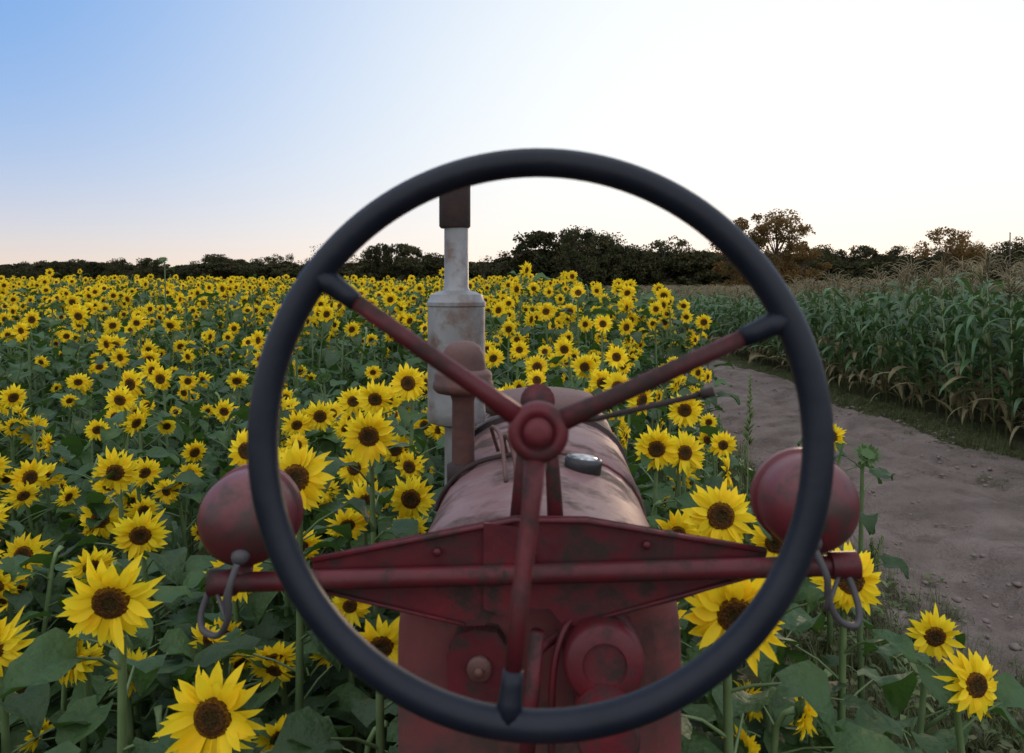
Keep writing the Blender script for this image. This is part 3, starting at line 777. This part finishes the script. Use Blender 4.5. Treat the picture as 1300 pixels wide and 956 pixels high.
for nm, u, z, bz in (("headlamp_left", -.413, 1.620, zL), ("headlamp_right", .372, 1.650, zR)):
    mb = MB(); r = .065
    prof = [(.001, -r), (.02, -r*.955)]+[(r*math.sin(t), -r*math.cos(t)) for t in [math.radians(q) for q in range(25, 91, 7)]]+[(r*1.0, .01), (r*1.0, .028), (r*1.06, .03), (r*1.06, .042), (r*.98, .044)]
    mb.lathe(prof, (u, 1.10, z), (0, 1, 0), 48, 0)
    mb.lathe([(r*.97, .043), (r*.8, .052), (r*.4, .06), (.001, .062)], (u, 1.10, z), (0, 1, 0), 32, 1)
    autosmooth(part(nm, mb, [M_lamp, M_glass]), 50)
    s = -1 if u < 0 else 1
    mb = MB()
    mb.tube([(u+s*.0, 1.085, bz-.01), (u, 1.09, z-r*.93)], [.012, .014], 12, 0)
    b = Vector((u-s*.012, 1.05, z-.035))
    mb.lathe([(.013, -.012), (.012, .006), (.008, .014), (.001, .015)], b, (0, -1, -.3), 12, 1)
    b2 = b+Vector((0, -.014, -.008))
    if s < 0:
        mb.curve([b2, b2+Vector((-.006, -.012, -.03)), b2+Vector((-.010, -.006, -.07)), b2+Vector((-.03, .01, -.10)), b2+Vector((-.055, .02, -.098)), b2+Vector((-.062, .03, -.08)), (u-.04, 1.075, bz)], .0045, 8, 1)
    else:
        mb.curve([b2, b2+Vector((.010, -.012, -.03)), b2+Vector((.014, -.006, -.06)), b2+Vector((.03, .0, -.09)), b2+Vector((.055, .01, -.10)), b2+Vector((.062, .02, -.08)), (u+.04, 1.075, bz)], .0045, 8, 1)
    mb.curve([b2+Vector((0, 0, -.006)), b2+Vector((s*.012, -.01, -.04)), b2+Vector((s*.014, 0, -.075)), (u+s*.03, 1.07, bz-.01)], .003, 8, 1)
    part(nm+"_mount", mb, [M_redd, M_wire])

mb = MB()
mb.lathe([(.055, 0), (.055, .08), (.052, .088), (.048, .092), (.030, .094), (.028, .088), (.001, .088)], (.090, 1.148, 1.432), (0, -1, .1), 36)
mb.lathe([(.040, 0), (.040, .12), (.036, .125), (.001, .126)], (.090, 1.11, 1.375), (0, -1, .05), 30)
autosmooth(part("magneto_cover", mb, [M_redd]))
mb = MB()
pts = [(-.125, 1.36), (-.128, 1.42), (-.115, 1.448), (-.09, 1.455), (-.06, 1.452), (-.045, 1.43), (-.04, 1.36)]
n = len(pts); vs = [(a, 1.120, b) for a, b in pts]+[(a, 1.15, b) for a, b in pts]
mb.add(vs, [tuple(range(n)), tuple(range(2*n-1, n-1, -1))]+[(i, (i+1) % n, n+(i+1) % n, n+i) for i in range(n)])
part("switch_plate", mb, [M_redd], False, .003)
mb = MB(); mb.lathe([(.018, 0), (.018, .01), (.015, .014), (.001, .014)], (-.083, 1.122, 1.405), (0, -1, 0), 24)
mb.lathe([(.007, .01), (.007, .022), (.001, .023)], (-.083, 1.122, 1.405), (0, -1, 0), 6); part("ignition_switch", mb, [M_rust])
mb = MB(); mb.curve([(.03, 1.12, 1.455), (.0, 1.09, 1.44), (-.01, 1.09, 1.38), (-.01, 1.1, 1.25)], .007, 10); mb.curve([(.06, 1.12, 1.49), (.035, 1.09, 1.47), (.02, 1.08, 1.40), (.02, 1.1, 1.2)], .005, 8)
mb.tube([(-.02, 1.09, 1.24), (-.0, 1.07, 1.48)], [.012, .010], 10)
part("control_rods", mb, [M_redd])

def box(mb, a, b, mi=0):
    x0, y0, z0 = a; x1, y1, z1 = b
    mb.add([(x0, y0, z0), (x1, y0, z0), (x1, y1, z0), (x0, y1, z0), (x0, y0, z1), (x1, y0, z1), (x1, y1, z1), (x0, y1, z1)],
           [(0, 3, 2, 1), (4, 5, 6, 7), (0, 1, 5, 4), (1, 2, 6, 5), (2, 3, 7, 6), (3, 0, 4, 7)], mi)
mb = MB(); box(mb, (-.15, .35, .55), (.15, 1.3, .97)); box(mb, (-.19, 1.16, .5), (.19, 2.6, .975)); box(mb, (-.2, 2.6, .5), (.2, 2.74, 1.2))
box(mb, (-.75, -.35, .60), (.75, -.15, .82)); box(mb, (-.18, -.5, .5), (.18, .35, .92))
part("chassis", mb, [M_redd], False, .02)
def wheel(name, c, R, w, lug):
    mb = MB(); n = 48
    mb.lathe([(R*.62, -w*.42), (R*.72, -w*.5), (R*.9, -w*.5), (R*.98, -w*.38), (R, 0), (R*.98, w*.38), (R*.9, w*.5), (R*.72, w*.5), (R*.62, w*.42)], c, (1, 0, 0), n, 0)
    mb.lathe([(R*.63, -w*.3), (R*.5, -w*.1), (R*.2, -w*.15), (.05, -w*.3), (.05, w*.3), (R*.2, w*.15), (R*.5, w*.1), (R*.63, w*.3)], c, (1, 0, 0), n, 1)
    if lug:
        for i in range(24):
            for s in (-1, 1):
                a = 2*math.pi*(i+.5*(s > 0))/24; a2 = a+.14
                cc = Vector(c)
                p0 = cc+Vector((0, math.cos(a)*R, math.sin(a)*R)); p1 = cc+Vector((s*w*.48, math.cos(a2)*R*.97, math.sin(a2)*R*.97))
                mb.tube([p0, p1], .026, 4, 0)
    autosmooth(part(name, mb, [M_tyre, M_redd]))
wheel("rear_wheel_left", (-.82, -.25, .66), .66, .28, True); wheel("rear_wheel_right", (.82, -.25, .66), .66, .28, True)
wheel("front_wheel_left", (-.14, 2.6, .27), .27, .13, False); wheel("front_wheel_right", (.14, 2.6, .27), .27, .13, False)
